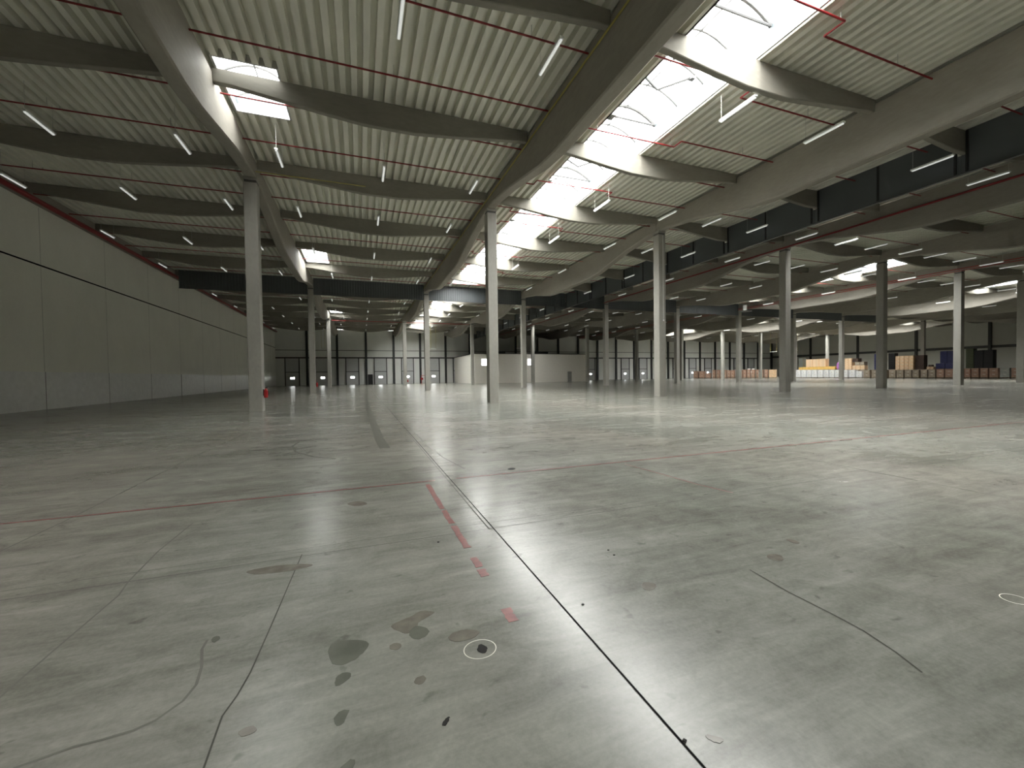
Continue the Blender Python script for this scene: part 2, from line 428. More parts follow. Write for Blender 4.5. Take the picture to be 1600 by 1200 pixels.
# ---------------------------------------------------------------- purlins
def purlin_mesh(Lx):
    st = [(0, 11.2), (.5, 11.18), (Lx*.3, 10.85), (Lx*.42, 10.72), (Lx*.58, 10.72), (Lx*.7, 10.85), (Lx-.5, 11.18), (Lx, 11.2)]
    rings = [[(d, -.13, ZP), (d, -.11, z+.02), (d, -.09, z), (d, .09, z), (d, .11, z+.02), (d, .13, ZP)] for d, z in st]
    return MB().loft(rings)
pm = {}
def over_x(i):
    x0 = GX[i]+.26 if i >= 0 else XL+.34
    x1 = GX[i+1]-.26 if i < 11-0 and i+1 < len(GX) else XR
    return x0, x1
for i in range(-1, 11):
    x0, x1 = over_x(i)
    for k, y in enumerate(PUR[:-1]):
        if not inframe([(x0, y, 11), (x1, y, 11)], 10): continue
        if y > YF-1: continue
        lab = 'slim concrete cross beam in the %s, %s in depth' % (bayname(i), ORD[k])
        key = round(x1-x0, 2)
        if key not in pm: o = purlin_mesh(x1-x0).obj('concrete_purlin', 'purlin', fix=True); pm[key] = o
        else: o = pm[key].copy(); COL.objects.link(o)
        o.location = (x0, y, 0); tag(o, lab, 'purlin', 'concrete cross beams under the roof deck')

# ---------------------------------------------------------------- skylights
def skylight(x0, x1, y0, y1, label, strip=True):
    cx = (x0+x1)/2; e = empty('skylight', (cx, y0, ZD), label, 'skylight', 'roof skylights')
    hw = (x1-x0)/2; L_ = y1-y0; hz = .68 if strip else .55; t = .07
    mb = MB()
    for nm_, mt_, a, b in (('curb', 'curb', 0, .27), ('curb_lining', 'lining', .272, hz)):
        mb = MB(); mb.box(-hw, -hw+t, 0, L_, a, b).box(hw-t, hw, 0, L_, a, b).box(-hw+t, hw-t, 0, t, a, b).box(-hw+t, hw-t, L_-t, L_, a, b)
        mb.obj(nm_, mt_, e)
    rise = .55 if strip else .35; n = 14
    arc = [(-hw+2*hw*q/n, hz+rise*(1-(2*q/n-1)**2)) for q in range(n+1)]
    mb = MB()
    for y in (0, L_): mb.v += [(a, y, b) for a, b in arc]
    for q in range(n): mb.f.append((q, q+1, n+1+q+1, n+1+q))
    mb.f.append(tuple(range(n+1))); mb.f.append(tuple(range(2*n+1, n, -1)))
    mb.obj('glazing', 'glaze', e)
    step = 1.35; m = max(2, int(round(L_/step)))
    rb = None; heavy = None
    for k in range(m+1):
        y = .04+(L_-.08)*k/m; hv = (k % 4 == 0)
        src = heavy if hv else rb
        if src is None:
            rr = .075 if hv else .042
            src = MB().tube([(a*.985, 0, b-.03) for a, b in arc], rr, 6).obj('glazing_rib', 'rib', e, fix=True)
            if hv: heavy = src
            else: rb = src
            src.location = (0, y, 0)
        else:
            c = src.copy(); COL.objects.link(c); c.location = (0, y, 0)
        if hv and strip:
            MB().tube([(-hw+t, y, hz-.02), (hw-t, y, hz-.02)], .045, 6).obj('tie_bar', 'rib', e)
    MB().tube([(0, .05, hz+rise-.04), (0, L_-.05, hz+rise-.04)], .03, 6).obj('ridge_bar', 'rib', e)
    if strip:
        y = 1.9
        while y < L_-1 and y < 48:
            mb = MB().tube([(-.9, y, hz-.02), (-.1, y+.3, hz-.12), (.9, y-.4, hz+.1)], .05, 6)
            mb.box(.82, 1.0, y-.48, y-.3, hz+.02, hz+.12)
            mb.obj('vent_opener', 'rib', e)
            MB().box(-1.0, -.62, y+2.2, y+2.55, hz-.08, hz-.02).tube([(-.8, y+2.4, hz+.25), (-.8, y+2.4, hz-.3)], .012, 6).obj('detector_plate', 'pad', e)
            y += 6.06
    return e
slab = ['barrel skylight strip overhead behind the viewer near the left wall', 'long bright barrel skylight strip in the third bay, nearest and largest',
        'barrel skylight strip of the third bay beyond the smoke curtain', 'barrel skylight strip of the third bay above the dock area',
        'barrel skylight strip in the sixth bay, white curb seen beyond the dark smoke curtain', 'barrel skylight strip in the eighth bay, nearer one',
        'barrel skylight strip in the eighth bay, farther one', 'barrel skylight strip in the eleventh bay beyond the stored goods', 'narrow skylight strip above the front row of stored boxes']
for (a, l) in zip(STRIPS, slab): skylight(*a, l)
qlab = ['small square skylight behind the camera beside the first girder', 'small square skylight beside the first girder, nearest in view', 'small square skylight beside the first girder, in front of the cross smoke curtain',
        'small square skylight beside the first girder, beyond the cross smoke curtain', 'small square skylight beside the fourth girder, nearer one', 'small square skylight beside the fourth girder, farther one',
        'small square skylight beside the fourth girder in front of the office block']
for (a, l) in zip(SQUARES, qlab): skylight(*a, l, strip=False)

# ---------------------------------------------------------------- smoke curtains
def corrug(x0, x1, z0, z1, p=.25, d=.03):
    mb = MB(); n = int((x1-x0)/p); p = (x1-x0)/n; pts = []
    for k in range(n): pts += [(x0+p*k, 0), (x0+p*(k+.4), 0), (x0+p*(k+.5), d), (x0+p*(k+.9), d)]
    pts.append((x1, 0))
    for z in (z0, z1): mb.v += [(a, b, z) for a, b in pts]
    for z in (z0, z1): mb.v += [(a, b+.01, z) for a, b in pts]
    m = len(pts)
    for q in range(m-1):
        mb.f.append((q, q+1, m+q+1, m+q)); mb.f.append((2*m+q+1, 2*m+q, 3*m+q, 3*m+q+1)); mb.f.append((q+1, q, 2*m+q, 2*m+q+1))
    return mb
for i in range(-1, 8):
    x0, x1 = over_x(i)
    if i < 0: x0 = XL+.63
    segs = [(x0, x1)] if i != 2 else [(x0, 24.2), (24.45, x1)]
    for q, (a, b) in enumerate(segs):
        lab = 'grey corrugated smoke curtain hung across the %s%s' % (bayname(i), '' if i != 2 else (', left part' if q == 0 else ', right part'))
        o = corrug(a+.01, b-.01, 9.95, ZD-.02).obj('smoke_curtain', 'curtain', None, (0, 46.3, 0)); tag(o, lab, 'smoke curtain', 'sheet metal smoke curtains across the hall')
        MB().box(a+.01, b-.01, -.05, -.005, 9.93, 10.0).obj('bottom_rail', 'rail', o)
XCU = 24.35
for k in range(1, len(PUR)-1):
    ya, yb = PUR[k]+.005, PUR[k+1]-.005
    if not inframe([(XCU, ya, 10), (XCU, yb, 11)], 5): continue
    n = k
    e = empty('smoke_curtain', (XCU, ya, 0), 'dark lengthwise smoke curtain panel, %s from the front' % ORD[k-1], 'smoke curtain', 'dark lengthwise smoke curtain panels')
    L_ = yb-ya
    MB().box(-.02, .02, .13, L_-.13, 10.62, ZD-.005).box(-.02, .02, 0, L_, 9.86, 10.62).obj('sheet', 'curtain', e)
    for yy in (.18, L_/2, L_-.18): MB().box(-.07, -.022, yy-.04, yy+.04, 9.9, 11.6).obj('stiffener', 'frame', e)
    MB().box(-.1, .05, 0, L_, 9.80, 9.86).obj('bottom_rail', 'rail', e)

# ---------------------------------------------------------------- sprinkler pipes
PY = [5.5, 8.36, 11.2, 14.1, 16.85, 19.7, 22.85, 25.5, 28.9, 31.7, 35.0, 37.8, 41.0, 43.8, 49.5, 52.0, 55.5]
for i in range(-1, 6):
    x0, x1 = over_x(i)
    for k, y in enumerate(PY):
        if not inframe([(x0, y, 11.3), (x1, y, 11.3)], 10): continue
        if i > 3 and y > 46: continue
        off = {8.36: -.55, 11.2: -.6, 14.1: .45, 19.7: -.45, 25.5: -.5, 31.7: .5, 22.85: .5, 28.9: .45, 35.0: .45, 41.0: .4}.get(y, -.5)
        z = 11.3
        if i == 1: pts = [(x0, y, z), (8.55, y, z), (8.55, y+off, z), (12.95, y+off, z), (12.95, y, z), (x1, y, z)]
        else: pts = [(x0, y, z), (x1, y, z)]
        if i == 1 and y == 16.85: pts = [(12.7, y, z), (x1, y, z)]
        segs = [pts]
        if i == 2: segs = [[(x0, y, z), (24.2, y, z)], [(24.45, y, z), (x1, y, z)]]
        for q, sg in enumerate(segs):
            mb = MB()
            if len(sg) > 2:
                for a, b in zip(sg[:-1], sg[1:]): mb.tube([a, b], .028, 8)
            else: mb.tube(sg, .028, 8)
            o = mb.obj('sprinkler_pipe', 'red')
            tag(o, 'red sprinkler pipe, %s, %s in depth%s' % (bayname(i), ORD[k], ['', ', beyond the curtain'][q]), 'pipe', 'red sprinkler branch pipes')
            if y < 30:
                a, b = sg[0][0], sg[-1][0]; hx = [a+(b-a)*t for t in ((.17, .5, .83) if len(segs) == 1 else (.5,))]
                for xx in hx:
                    yy = y+off if (i == 1 and 8.55 < xx < 12.95) else y
                    MB().tube([(xx, yy, z+.36), (xx, yy, z+.02)], .010, 6).obj('hanger_rod', 'wire', o)
                    MB().tube([(xx+.35, yy, z+.02), (xx+.35, yy, z+.09)], .018, 6).obj('sprinkler_head', 'wire', o)
# main pipes along walls and girders
def pipe(pts, r, mat, name, lab, cat='pipe', hang=None):
    mb = MB()
    for a, b in zip(pts[:-1], pts[1:]): mb.tube([a, b], r, 10)
    o = mb.obj(name, mat); tag(o, lab, cat); return o
pipe([(XL+.47, -2, 10.98), (XL+.47, 94.5, 10.98)], .14, 'red', 'main_pipe', 'thick dark red main pipe running along the top of the left wall')
pipe([(29.825, 0, 10.72), (29.825, 94, 10.72)], .06, 'red', 'main_pipe', 'dark red main pipe along the side of the fourth girder, under the dark curtain')
pipe([(52.99, 10, 10.9), (52.99, 94, 10.9)], .035, 'redbright', 'main_pipe', 'upper bright red pipe along the sixth girder lit by skylight')
pipe([(52.997, 10, 10.7), (52.997, 94, 10.7)], .028, 'redbright', 'main_pipe', 'lower bright red pipe along the sixth girder lit by skylight')
pipe([(6.717, -2, 11.165), (6.717, 90, 11.165)], .03, 'yellow', 'yellow_conduit', 'thin yellow conduit along the left side of the second girder', 'conduit')
pipe([(GX[0]+.255, 21.9, 10.98), (GX[0]+5.0, 21.9, 10.98)], .022, 'yellow', 'yellow_conduit', 'thin yellow conduit crossing above the nearest left column', 'conduit')
pipe([(GX[0]+.4, 71.2, 10.6), (GX[1]-.3, 71.2, 10.6)], .04, 'redbright', 'main_pipe', 'red cross pipe far back in the second bay near the dock area')
pipe([(GX[1]+.4, 71.2, 10.6), (GX[2]-.3, 71.2, 10.6)], .04, 'redbright', 'main_pipe', 'red cross pipe far back in the third bay below the skylight')

# ---------------------------------------------------------------- luminaires
def luminaire():
    e = empty('light_fixture', (0, 0, 0), '', 'light fixture', 'hanging linear light fixtures')
    MB().loft([[(-.065, y, .085), (-.052, y, .02), (.052, y, .02), (.065, y, .085)][::-1] for y in (-.74, .74)]).obj('housing', 'white', e, fix=True)
    MB().loft([[(-.038, y, .02), (-.03, y, -.02), (.03, y, -.02), (.038, y, .02)][::-1] for y in (-.70, .70)]).obj('diffuser', 'tube', e, fix=True)
    for y in (-.68, .68): MB().tube([(0, y, .09), (0, y, 1.06)], .006, 5).obj('suspension_wire', 'wire', e)
    return e
LY = [2.9, 10.9, 19.5, 25.4, 32.8, 40.4, 52.7, 60.7, 68.2, 76.4, 84.5]
LXO = [1.6, 5.72, 9.87]
PN = ['left', 'middle', 'right']
lum = luminaire(); used = False; nl = 0
for i in range(-1, 9):
    for q, dx in enumerate(LXO):
        x = (GX[i] if i >= 0 else XL)+dx
        if i == 1: x = (8.55, 12.46, 16.85)[q]
        for k, y in enumerate(LY):
            if q == 0 and i == 1 and y < 40: continue
            if (q == 0) and i == 0 and y < 19: continue
            if ox0 < x < ox1 and y > oy0: continue
            if i >= 5 and (k+q) % 2 and y > 30: continue
            if abs(x-XCU) < .5: x_ = 23.9
            else: x_ = x
            for (a0, a1, b0, b1) in STRIPS+SQUARES:
                if a0-.1 < x_ < a1+.1 and b0-.8 < y < b1+.8: x_ = a1+.14 if x_ > (a0+a1)/2 or a0 < 9 and a0 > -5 else a0-.14
            if not inframe([(x_, y-.7, 10.6), (x_, y+.7, 10.6)], 0): continue
            lab = 'white linear light, %s, %s of three rows, %s in depth' % (bayname(i), PN[q], ORD[k])
            if not used: o = lum; used = True; o.location = (x_, y, 10.58); o['label'] = lab
            else: o = dup(lum, (x_, y, 10.58), lab)
            nl += 1
# low pendants over the dock aisle
def pendant(x, y, z, a, label):
    e = empty('pendant_lamp', (x, y, z), label, 'pendant lamp', 'low lamps over the dock aisle'); e.rotation_euler = (0, 0, a)
    MB().box(-.06, .06, -.75, .75, 0, .1).obj('housing', 'white', e)
    for yy in (-.7, .7): MB().tube([(0, yy, .1), (0, yy, ZD+.01-z)], .02, 5).obj('hanging_cable', 'yellow', e)
for k, (x, y, z, a, l) in enumerate(((-6.0, 79, 6.65, .5, 'leftmost'), (13.1, 79, 6.75, -.9, 'second from the left'), (29.0, 74.5, 6.7, .6, 'third from the left'),
                            (66.5, 79, 6.8, .3, 'third from the right'), (94.3, 72.5, 6.3, .2, 'second from the right'), (101.5, 72.5, 6.6, .2, 'rightmost'))):
    pendant(x, y, z, a, 'lamp hanging low on long cables before the dock wall, '+l)
# dish lamp on the ceiling beyond the fourth line
e = empty('ceiling_fan_heater', (GX[4]+9.9, 44.0, 10.2), 'pale round unit on a dark disc hanging under the ceiling in the fifth bay', 'heater')
MB().tube([(0, 0, 0), (0, 0, .8)], .28, 14).obj('housing', 'white', e); MB().tube([(0, 0, -.06), (0, 0, 0)], .9, 20).obj('disc', 'steel', e)

# ---------------------------------------------------------------- fittings
def extinguisher(x, y, label):
    e = empty('fire_extinguisher', (x, y, .62), label, 'fire extinguisher', 'red fire extinguishers on columns')
    rings = []
    for z, r in ((0, .07), (.02, .085), (.34, .085), (.40, .05), (.42, .025), (.46, .025)):
        rings.append([(r*cos(2*pi*q/14), r*sin(2*pi*q/14), z) for q in range(14)])
    MB().loft(rings).obj('cylinder', 'redbright', e)
    MB().box(-.02, .09, -.015, .015, .46, .50).obj('valve_handle', 'frame', e)
    MB().tube([(0, 0, .45), (.1, 0, .42), (.11, 0, .2), (.09, 0, .1)], .012, 6).obj('hose', 'frame', e)
    MB().box(-.11, -.08, -.05, .05, .1, .4).obj('bracket', 'steel', e)
extinguisher(GX[0]+.275+.115, RY[1]-.1, 'red fire extinguisher on the side of the nearest left column')
extinguisher(GX[0]+.275+.115, RY[2]-.1, 'small red fire extinguisher on the second column of the left line')
extinguisher(GX[1]+.275+.115, RY[3]-.1, 'tiny red fire extinguisher on the third column of the second line')
e = empty('fire_hydrant_pipe', (12.9, YF-.6, 0), 'red hydrant pipe and valves by the dock wall', 'hydrant')
MB().tube([(0, 0, 0), (0, 0, 1.75)], .06, 8).obj('riser', 'redbright', e); MB().tube([(0, 0, 1.75), (1.6, 0, 1.75)], .05, 8).obj('cross_pipe', 'redbright', e)
MB().box(-.2, .35, -.15, -.06, .8, 1.25).obj('valve_box', 'redbright', e)
e = empty('cable_conduit', (GX[2]+.05, RY[1]-.285, 5.0), 'thin white conduit running down the front of the nearest column of the third line', 'conduit')
MB().box(-.012, .012, -.012, .0, 0, 5.45).obj('tube', 'white', e); MB().box(-.04, .04, -.04, 0, -.1, 0).obj('switch_box', 'white', e)

# ---------------------------------------------------------------- floor marks
def flat(name, mb, mat, lab, cat, group=None): return tag(mb.obj(name, mat), lab, cat, group)
Z1, Z2, Z3 = .0012, .0020, .0028
flat('expansion_joint', MB().ribbon([(1.195, -6), (1.195, 95)], .011, Z2), 'joint', 'thin black joint running straight away from the viewer', 'floor joint')
flat('saw_cut', MB().ribbon([(1.15, 3.84), (1.15, 14)], .010, Z2), 'cut', 'short saw cut just left of the black joint', 'floor joint')
flat('saw_cut', MB().ribbon([(-14, 3.86), (22, 3.86)], .008, Z1), 'cut', 'nearer of the two thin cuts crossing the floor', 'floor joint')
flat('saw_cut', MB().ribbon([(-14, 4.04), (22, 4.0)], .006, Z1), 'cut', 'farther of the two thin cuts crossing the floor', 'floor joint')
flat('floor_line', MB().ribbon([(-16, 5.97), (.98, 5.95)], .028, Z3), 'redline', 'left length of the thin red line painted across the floor', 'floor line')
flat('floor_line', MB().ribbon([(1.28, 5.95), (40, 5.82)], .028, Z3), 'redline', 'right length of the thin red line painted across the floor', 'floor line')
dl = [(5.78, 4.64), (4.59, 4.14), (4.07, 3.5), (3.29, 3.11), (3.07, 2.95), (2.49, 2.34)]
for k, (a, b) in enumerate(dl):
    pts = []; n = 9
    for q in range(n+1): pts.append((.845-.03+random.uniform(-.006, .006), a+(b-a)*q/n))
    for q in range(n, -1, -1): pts.append((.845+.03+random.uniform(-.008, .008), a+(b-a)*q/n))
    flat('floor_dash', MB().poly(pts, Z2), 'reddash', 'worn red paint dash on the floor, %s of six from the red line' % ORD[k], 'floor line', 'worn red dashes')
crk = {'hairline crack curving toward the bottom edge left of centre': ([(-.62, 1.2), (-.6, 1.89), (-.61, 2.15), (-.58, 2.27), (-.56, 2.42), (-.55, 2.64), (-.54, 2.86), (-.53, 3.12), (-.52, 3.4), (-.5, 3.9)], .008),
       'long faint lengthwise joint left of centre': ([(-1.65, 2.2), (-1.64, 3.0), (-1.62, 3.64), (-1.66, 3.86), (-1.7, 4.46), (-1.68, 5.2)], .012),
       'faint lengthwise joint crossing the red line on the left': ([(-3.05, 4.0), (-3.04, 4.98), (-3.02, 5.79), (-3.05, 7.33), (-3.09, 9.6), (-3.0, 15.6), (-3.0, 40)], .016),
       'curved dirty crack in the lower left corner': ([(-1.3, 2.15), (-1.14, 2.19), (-1.05, 2.19), (-.95, 2.2), (-.88, 2.23), (-.81, 2.32), (-.79, 2.42), (-.81, 2.56), (-.86, 2.73), (-.86, 2.82)], .014),
       'thin dark scuff leaving the black joint to the right': ([(1.22, 24), (1.30, 14), (1.34, 9.4), (1.40, 7.6), (1.55, 6.5)], .03),
       'broad dark tyre stripe left of the black joint': ([(.45, 9.1), (.40, 10.5), (.36, 14.5), (.32, 20.4), (.31, 40)], .22),
       'round looping tyre scuff beyond the red line': ([(-.6, 11.4), (-1.1, 11.3), (-1.39, 10.9), (-1.45, 10.27), (-1.28, 9.43), (-.87, 8.67), (-.46, 8.29)], .05),
       'thin red-brown scratch right of centre below the red line': ([(4.09, 5.79), (4.17, 5.03), (4.22, 4.33), (4.32, 3.86)], .015),
       'dark scrape in the lower right foreground': ([(2.74, 2.3), (2.7, 1.97), (2.7, 1.69), (2.69, 1.52), (2.64, 1.34), (2.58, 1.2)], .010),
       'faint lengthwise joint on the right below the red line': ([(7.18, 5.6), (7.12, 4.61), (7.07, 3.98), (7.0, 2.5)], .012)}
for k, (l, (p, wd)) in enumerate(crk.items()):
    flat('floor_scuff', MB().ribbon(p, wd, Z1+.0001*k), 'skid' if ('tyre' in l or 'scuff' in l or 'curved' in l or 'faint' in l) else ('redline' if 'red-brown' in l else 'cut'), l, 'floor mark')
st = {'large dark stain left of the ringed hole': ('stain', [(-.19, 2.5), (-.14, 2.53), (-.07, 2.51), (0, 2.47), (.01, 2.42), (-.02, 2.37), (-.06, 2.33), (-.12, 2.31), (-.17, 2.34), (-.195, 2.42)]),
      'small stain below the large dark one': ('stain', [(-.145, 2.22), (-.12, 2.245), (-.08, 2.235), (-.085, 2.19), (-.13, 2.16), (-.15, 2.17)]),
      'lower pale-edged stain in a row with the large one': ('stain', [(-.14, 1.96), (-.11, 1.99), (-.08, 1.98), (-.1, 1.92), (-.125, 1.91)]),
      'ragged wide brown stain above the ringed hole': ('stain2', [(.14, 2.56), (.19, 2.6), (.26, 2.62), (.33, 2.66), (.41, 2.62), (.36, 2.58), (.30, 2.54), (.28, 2.47), (.22, 2.46), (.17, 2.51)]),
      'round greenish stain left of the ringed hole': ('stain', [(.24, 2.47), (.28, 2.51), (.33, 2.48), (.35, 2.43), (.32, 2.39), (.27, 2.38), (.24, 2.42)]),
      'small round stain between the large one and the hole': ('stain2', [(.125, 2.38), (.16, 2.39), (.185, 2.36), (.16, 2.33), (.125, 2.35)]),
      'small oval stain below the ringed hole': ('stain2', [(.225, 2.07), (.26, 2.08), (.275, 2.05), (.25, 2.025), (.22, 2.04)]),
      'long thin smear left of centre beyond the cracks': ('stain2', [(-.86, 3.72), (-.67, 3.74), (-.43, 3.68), (-.4, 3.63), (-.52, 3.60), (-.67, 3.61), (-.8, 3.64)]),
      'oval patch just before the red line': ('stain2', [(-.18, 5.27), (-.06, 5.33), (.04, 5.2), (0, 5.13), (-.1, 5.15)]),
      'little brown blot at the bottom left of centre': ('stain2', [(-.52, 2.03), (-.48, 2.045), (-.45, 2.02), (-.46, 2.0), (-.5, 2.0)]),
      'dark stain touching the bottom edge': ('stain', [(-.11, 1.69), (-.07, 1.72), (-.05, 1.7), (-.07, 1.66)]),
      'brown blot right of the black joint': ('stain2', [(3.07, 2.42), (3.15, 2.44), (3.19, 2.38), (3.11, 2.32), (3.05, 2.36)]),
      'thin brown fleck farther right': ('stain2', [(3.54, 2.6), (3.59, 2.57), (3.57, 2.5), (3.52, 2.52)]),
      'tiny dark spot at the end of the curved crack': ('stain', [(-.84, 2.83), (-.81, 2.835), (-.795, 2.80), (-.82, 2.775)]),
      'narrow dark chip low in the centre': ('black', [(.30, 1.75), (.31, 1.77), (.335, 1.785), (.33, 1.765), (.315, 1.745)]),
      'small dark plate just beyond the red line': ('black', [(2.2, 6.25), (2.29, 6.28), (2.31, 6.2), (2.24, 6.13), (2.18, 6.17)]),
      'splinter of debris beside the black joint at the bottom': ('stain2', [(1.31, 1.31), (1.345, 1.29), (1.36, 1.265), (1.335, 1.26), (1.31, 1.28)]),
      'faint brown blot right of the black joint in the middle': ('stain2', [(1.86, 2.43), (1.91, 2.43), (1.94, 2.38), (1.87, 2.33), (1.82, 2.36)]),
      'dark scuffed patch near the worn hole': ('stain2', [(.44, 2.33), (.50, 2.37), (.58, 2.36), (.62, 2.31), (.56, 2.27), (.47, 2.28)])}
def smooth(P, n=3):
    out = []
    k = len(P)
    for i in range(k):
        p0, p1, p2, p3 = [Vector(P[(i+d) % k]) for d in (-1, 0, 1, 2)]
        for q in range(n):
            t = q/n
            v_ = .5*((2*p1)+(-p0+p2)*t+(2*p0-5*p1+4*p2-p3)*t*t+(-p0+3*p1-3*p2+p3)*t**3)
            out.append((v_.x+random.uniform(-1, 1)*.003, v_.y+random.uniform(-1, 1)*.003))
    return out
for k, (l, (m_, P)) in enumerate(st.items()): flat('floor_stain', MB().poly(smooth(P), Z1+.00005*k), m_, l, 'stain')
def ring(cx, cy, r, wd, lab):
    n = 48; mb = MB()
    for rr in (r, r+wd): mb.v += [(cx+rr*cos(2*pi*q/n), cy+rr*.88*sin(2*pi*q/n), Z2) for q in range(n)]
    for q in range(n): mb.f.append((q, (q+1) % n, n+(q+1) % n, n+q))
    flat('painted_ring', mb, 'chalk', lab, 'floor marking')
ring(.585, 2.168, .086, .005, 'pale thin ring painted round a dark hole in the floor')
ring(3.96, 1.375, .07, .006, 'worn pale ring painted on the floor at the right edge')
flat('floor_hole', MB().poly(smooth([(.57, 2.17), (.59, 2.205), (.615, 2.19), (.622, 2.16), (.605, 2.13), (.575, 2.14)]), Z3), 'black', 'ragged dark hole inside the painted ring', 'floor damage')
for k, (x, y) in enumerate(((1.94, 3.0), (1.93, 2.9), (1.32, 2.35), (.62, 3.72), (1.2, 1.32))):
    flat('debris_speck', MB().poly([(x, y), (x+.012, y+.006), (x+.018, y-.006), (x+.006, y-.012)], .006, .005), 'black', 'tiny black speck of debris, %s of five' % ORD[k], 'debris', 'tiny specks of debris')

# ---------------------------------------------------------------- stored goods
def pallet_parts(e, wx, wy):
    mb = MB().box(-wx/2, wx/2, -wy/2, wy/2, .10, .14)
    for a in (-1, 0, 1): mb.box(-wx/2, wx/2, a*(wy/2-.06)-.05, a*(wy/2-.06)+.05, 0, .10)
    mb.obj('pallet', 'pallet', e)
def pallet_box(x, y, wy, h, mat, lab, rot=0., wx=1.1, grp=None, base=True):
    e = empty('pallet_box', (x, y, 0), lab, 'pallet box', grp); e.rotation_euler = (0, 0, rot)
    pallet_parts(e, wx, wy)
    b = .03; mb = MB().loft([[(-wx/2+b, -wy/2+b, z), (wx/2-b, -wy/2+b, z), (wx/2-b, wy/2-b, z), (-wx/2+b, wy/2-b, z)] for z in (.145, h*.5, h-.1)])
    mb.obj('carton', mat, e)
    MB().loft([[(-wx/2, -wy/2, h-.1), (wx/2, -wy/2, h-.1), (wx/2, wy/2, h-.1), (-wx/2, wy/2, h-.1)], [(-wx/2+.02, -wy/2+.02, h), (wx/2-.02, -wy/2+.02, h), (wx/2-.02, wy/2-.02, h), (-wx/2+.02, wy/2-.02, h)]]).obj('lid', mat, e)
    mb = MB()
    for zz in (h*.35, h*.72): mb.box(-wx/2-.004+.03, -wx/2+.028, -.16, .16, zz, zz+.09)
    mb.obj('label_sheet', 'tape', e)
    return e
ROW = [(65.58, 1.03, 1.83, 'w'), (64.34, 1.06, 1.81, 'w'), (63.2, 0.94, 1.79, 'w'), (62.02, 1.07, 1.77, 'w'), (60.77, 1.02, 1.74, 'w'), (59.6, 0.97, 1.72, 'w'), (58.47, 0.99, 1.7, 'w'), (57.48, 0.78, 1.69, 'w'), (56.61, 0.72, 1.67, 'w'), (55.84, 0.69, 1.66, 'w'), (54.66, 1.05, 1.64, 'w'), (53.42, 1.05, 1.36, 'w'), (52.1, 1.1, 1.59, 't'), (50.75, 1.0, 1.57, 't'), (49.4, 1.2, 1.55, 't'), (47.94, 1.03, 1.52, 't'), (46.78, 1.04, 1.5, 't'), (45.59, 1.0, 1.48, 't'), (44.5, 0.95, 1.46, 't'), (43.34, 0.91, 1.44, 't'), (42.28, 0.95, 1.54, 't'), (41.15, 0.98, 1.57, 'b'), (40.05, 1.0, 1.55, 'b'), (38.8, 1.05, 1.58, 'b'), (37.8, 0.72, 1.55, 'b'), (36.89, 0.9, 1.59, 'b'), (35.86, 0.9, 1.57, 'b'), (34.8, 0.98, 1.59, 'b'), (33.62, 1.05, 1.57, 'f'), (32.5, 0.9, 1.55, 'b')]
cnt = {}
nm = {'w': ('white_box', 'white wrapped box'), 't': ('tan_box', 'dull brown box'), 'b': ('brown_box', 'reddish brown box'), 'f': ('film', 'film-wrapped pale load')}
tot = {'w': 12, 't': 9, 'b': 8, 'f': 1}
for (y, wy, h, c) in ROW:
    cnt[c] = cnt.get(c, 0)+1
    lab = '%s in the front storage row' % nm[c][1]+('' if c == 'f' else ', %s of its colour from the left' % ORD[cnt[c]-1])
    pallet_box(93.56, y, wy, h, nm[c][0], lab, grp='pallet boxes in the front storage row')
LROW = [(84.94, 87.69, 1.35, 1.94), (85.62, 86.25, 1.49, 1.91), (86.28, 84.84, 1.3, 1.37), (86.89, 83.55, 0.73, 2.19), (87.33, 82.6, 0.79, 2.17), (87.68, 81.86, 0.54, 2.16), (88.04, 81.09, 0.85, 2.14), (88.44, 80.22, 0.76, 2.04), (88.83, 79.4, 0.75, 2.02), (89.27, 78.46, 0.74, 2.08), (89.64, 77.66, 0.73, 2.07), (90.01, 76.89, 0.75, 2.13), (90.38, 76.09, 0.71, 2.11), (90.78, 75.23, 0.83, 2.09), (91.21, 74.32, 0.72, 2.07), (91.58, 73.53, 0.75, 2.06), (91.99, 72.66, 0.81, 2.04), (92.56, 71.44, 1.62, 2.01)]
ang = math.atan2(-(84.8-93), 88-70.5)
for k, (x, y, wy, h) in enumerate(LROW):
    dx, dy = cos(ang)*.5, sin(ang)*.5
    pallet_box(x+dx, y+dy, wy*.9, h, 'light_box' if k == 17 else 'brown_box', ('wide light brown box closing' if k == 17 else 'brown box, %s from the left in' % (ORD[k] if k < 17 else '')) +' the far left storage row', rot=ang, wx=.9, grp='pallet boxes in the far left storage row')
for k in (9, 12, 13):
    x, y, wy, h = LROW[k]
    o = MB().box(-.25, .25, -.25, .25, 0, .3).obj('small_carton', 'white_box', None, (x+.45, y+.2, h)); o.rotation_euler = (0, 0, ang)
    tag(o, 'small white carton lying on the far left box row, %s from the left' % {9: 'first', 12: 'second', 13: 'third'}[k], 'carton')
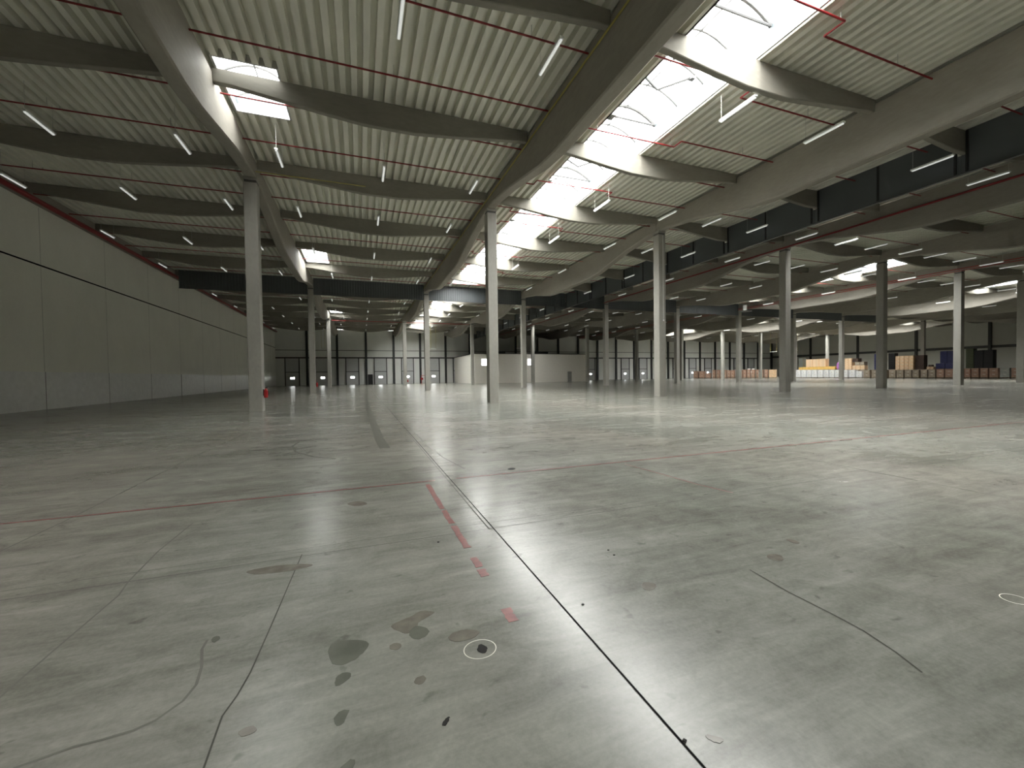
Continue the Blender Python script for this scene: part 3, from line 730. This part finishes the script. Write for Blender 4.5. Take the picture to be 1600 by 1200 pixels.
# second rank: platforms carrying the stacks seen above the front row
def stack(name, y, wy, z0, z1, mat, lab, nx=1, ny=1, nz=1, cat='stack', x=95.0, wx=1.1):
    """a stack of nx*ny*nz single cartons, each its own object"""
    dz = (z1-z0)/nz; dy = wy/ny
    for a in range(nz):
        for b in range(ny):
            g = .03
            l = lab
            if ny*nz > 1: l = lab+', %s row up%s' % (ORD[a], '' if ny == 1 else ', %s from left' % ORD[b])
            yy = y+wy/2-dy*(b+.5)
            o = MB().box(-wx/2, wx/2, -dy/2+g, dy/2-g, 0, dz-.004).obj(name, mat, None, (x, yy, z0+dz*a)); tag(o, l, cat, lab)
            if dz < .8 and mat in ('light_box', 'tan_box'): MB().box(-wx/2-.003, -wx/2-.0005, -dy*.3, dy*.3, dz*.45, dz*.55).obj('tape', 'tape', o)
def base(y, wy, z, lab, x=95.0, mat='tan_box', n=None):
    n = n or max(1, int(round(wy/1.1)))
    for k in range(n):
        yy = y+wy/2-wy/n*(k+.5)
        pallet_box(x, yy, wy/n-.04, z, mat, lab+(', %s from the left' % ORD[k] if n > 1 else ''), wx=1.1, grp='pallet boxes behind the front row')
base(62.6, 7.9, 1.83, 'brown box under the timber boards behind the white boxes')
for k in range(2):
    o = MB().box(-.5, .5, -3.85, 3.85, 0, .3).obj('timber_board_stack', 'timber', None, (95.0, 62.6, 1.835+.31*k))
    tag(o, 'long yellow timber board bundle behind the white boxes, %s layer' % ['lower', 'upper'][k], 'timber')
stack('flat_crate', 62.7, 4.2, 2.46, 4.15, 'light_box', 'flat brown crate on the yellow boards', ny=3, nz=5, cat='crate')
stack('grey_crate', 65.95, .95, 2.46, 4.5, 'greybox', 'grey crate at the left end of the yellow boards', nz=6, cat='crate')
base(58.0, 1.2, 1.76, 'brown box under the purple bag')
rings = []
for z, r in ((0, .5), (.25, .58), (.8, .62), (1.3, .55), (1.55, .4), (1.66, .22)):
    rings.append([(r*1.0*cos(2*pi*q/16)*(1+.06*sin(5*q+z*4)), r*1.05*sin(2*pi*q/16)*(1+.06*cos(3*q)), z) for q in range(16)])
o = MB().loft(rings).obj('purple_bag', 'purple', None, (95.0, 58.0, 1.762)); tag(o, 'big purple plastic bag standing on the storage row', 'bag')
base(55.2, 4.0, 1.68, 'brown box under the light cartons')
stack('carton', 56.2, 1.3, 1.70, 4.03, 'light_box', 'light carton in the narrow stack beside the purple bag', ny=2, nz=5, cat='carton')
stack('carton', 54.35, 2.2, 1.69, 2.55, 'light_box', 'light carton in the low pile, right of the bag', ny=3, nz=2, cat='carton')
stack('carton', 54.1, 1.6, 2.56, 3.25, 'tan_box', 'dull carton on top of the low light pile', ny=2, nz=1, cat='carton')
stack('carton', 54.9, 1.1, 3.26, 3.97, 'dark_box', 'dark carton topping the pile', ny=1, nz=1, cat='carton')
base(50.8, 1.8, 1.6, 'brown box under the narrow navy stack')
stack('crate', 51.3, .6, 1.61, 4.69, 'navy', 'navy crate in the narrow stack', nz=5, cat='crate')
base(48.7, 1.2, 1.6, 'brown box under the black stack')
stack('wrapped_load', 48.8, 1.0, 1.61, 4.67, 'blackbox', 'black wrapped load left of the tall carton block', nz=2, cat='wrapped load')
base(46.2, 3.9, 1.53, 'brown box under the tall carton block')
stack('carton', 46.84, 2.7, 1.54, 4.09, 'light_box', 'light brown carton in the tall square block', ny=4, nz=4, cat='carton')
stack('carton', 44.76, 1.3, 1.54, 4.1, 'dark_box', 'dark brown carton right of the tall light block', nz=3, cat='carton', x=95.3)
base(43.4, 1.3, 1.5, 'brown box under the small pale cartons')
stack('carton', 43.1, 1.0, 1.52, 1.99, 'light_box', 'low pale carton right of the tall block', nz=1, ny=2, cat='carton', x=94.9)
o = MB().box(-.3, .3, -.25, .25, 0, .35).obj('carton', 'dark_box', None, (95.1, 43.3, 1.99)); tag(o, 'small dark carton on the low pale cartons', 'carton')
base(41.0, 2.7, 1.55, 'brown box under the navy crates')
stack('crate', 41.16, 2.5, 1.552, 2.55, 'navy', 'navy crate in the wide lower layer', ny=2, nz=1, cat='crate')
stack('crate', 40.87, 1.9, 2.56, 4.62, 'navy', 'navy crate in the upper block', ny=2, nz=3, cat='crate')
base(37.3, 4.0, 1.6, 'brown box under the dark green and black stacks')
stack('crate', 38.1, .95, 1.61, 4.82, 'greenbox', 'dark green crate in the tallest stack', nz=7, cat='crate')
stack('wrapped_load', 36.5, 2.2, 1.61, 4.51, 'blackbox', 'black wrapped load right of the dark green stack', ny=2, nz=1, cat='wrapped load')
print('luminaires', nl, 'objects', len(bpy.data.objects))
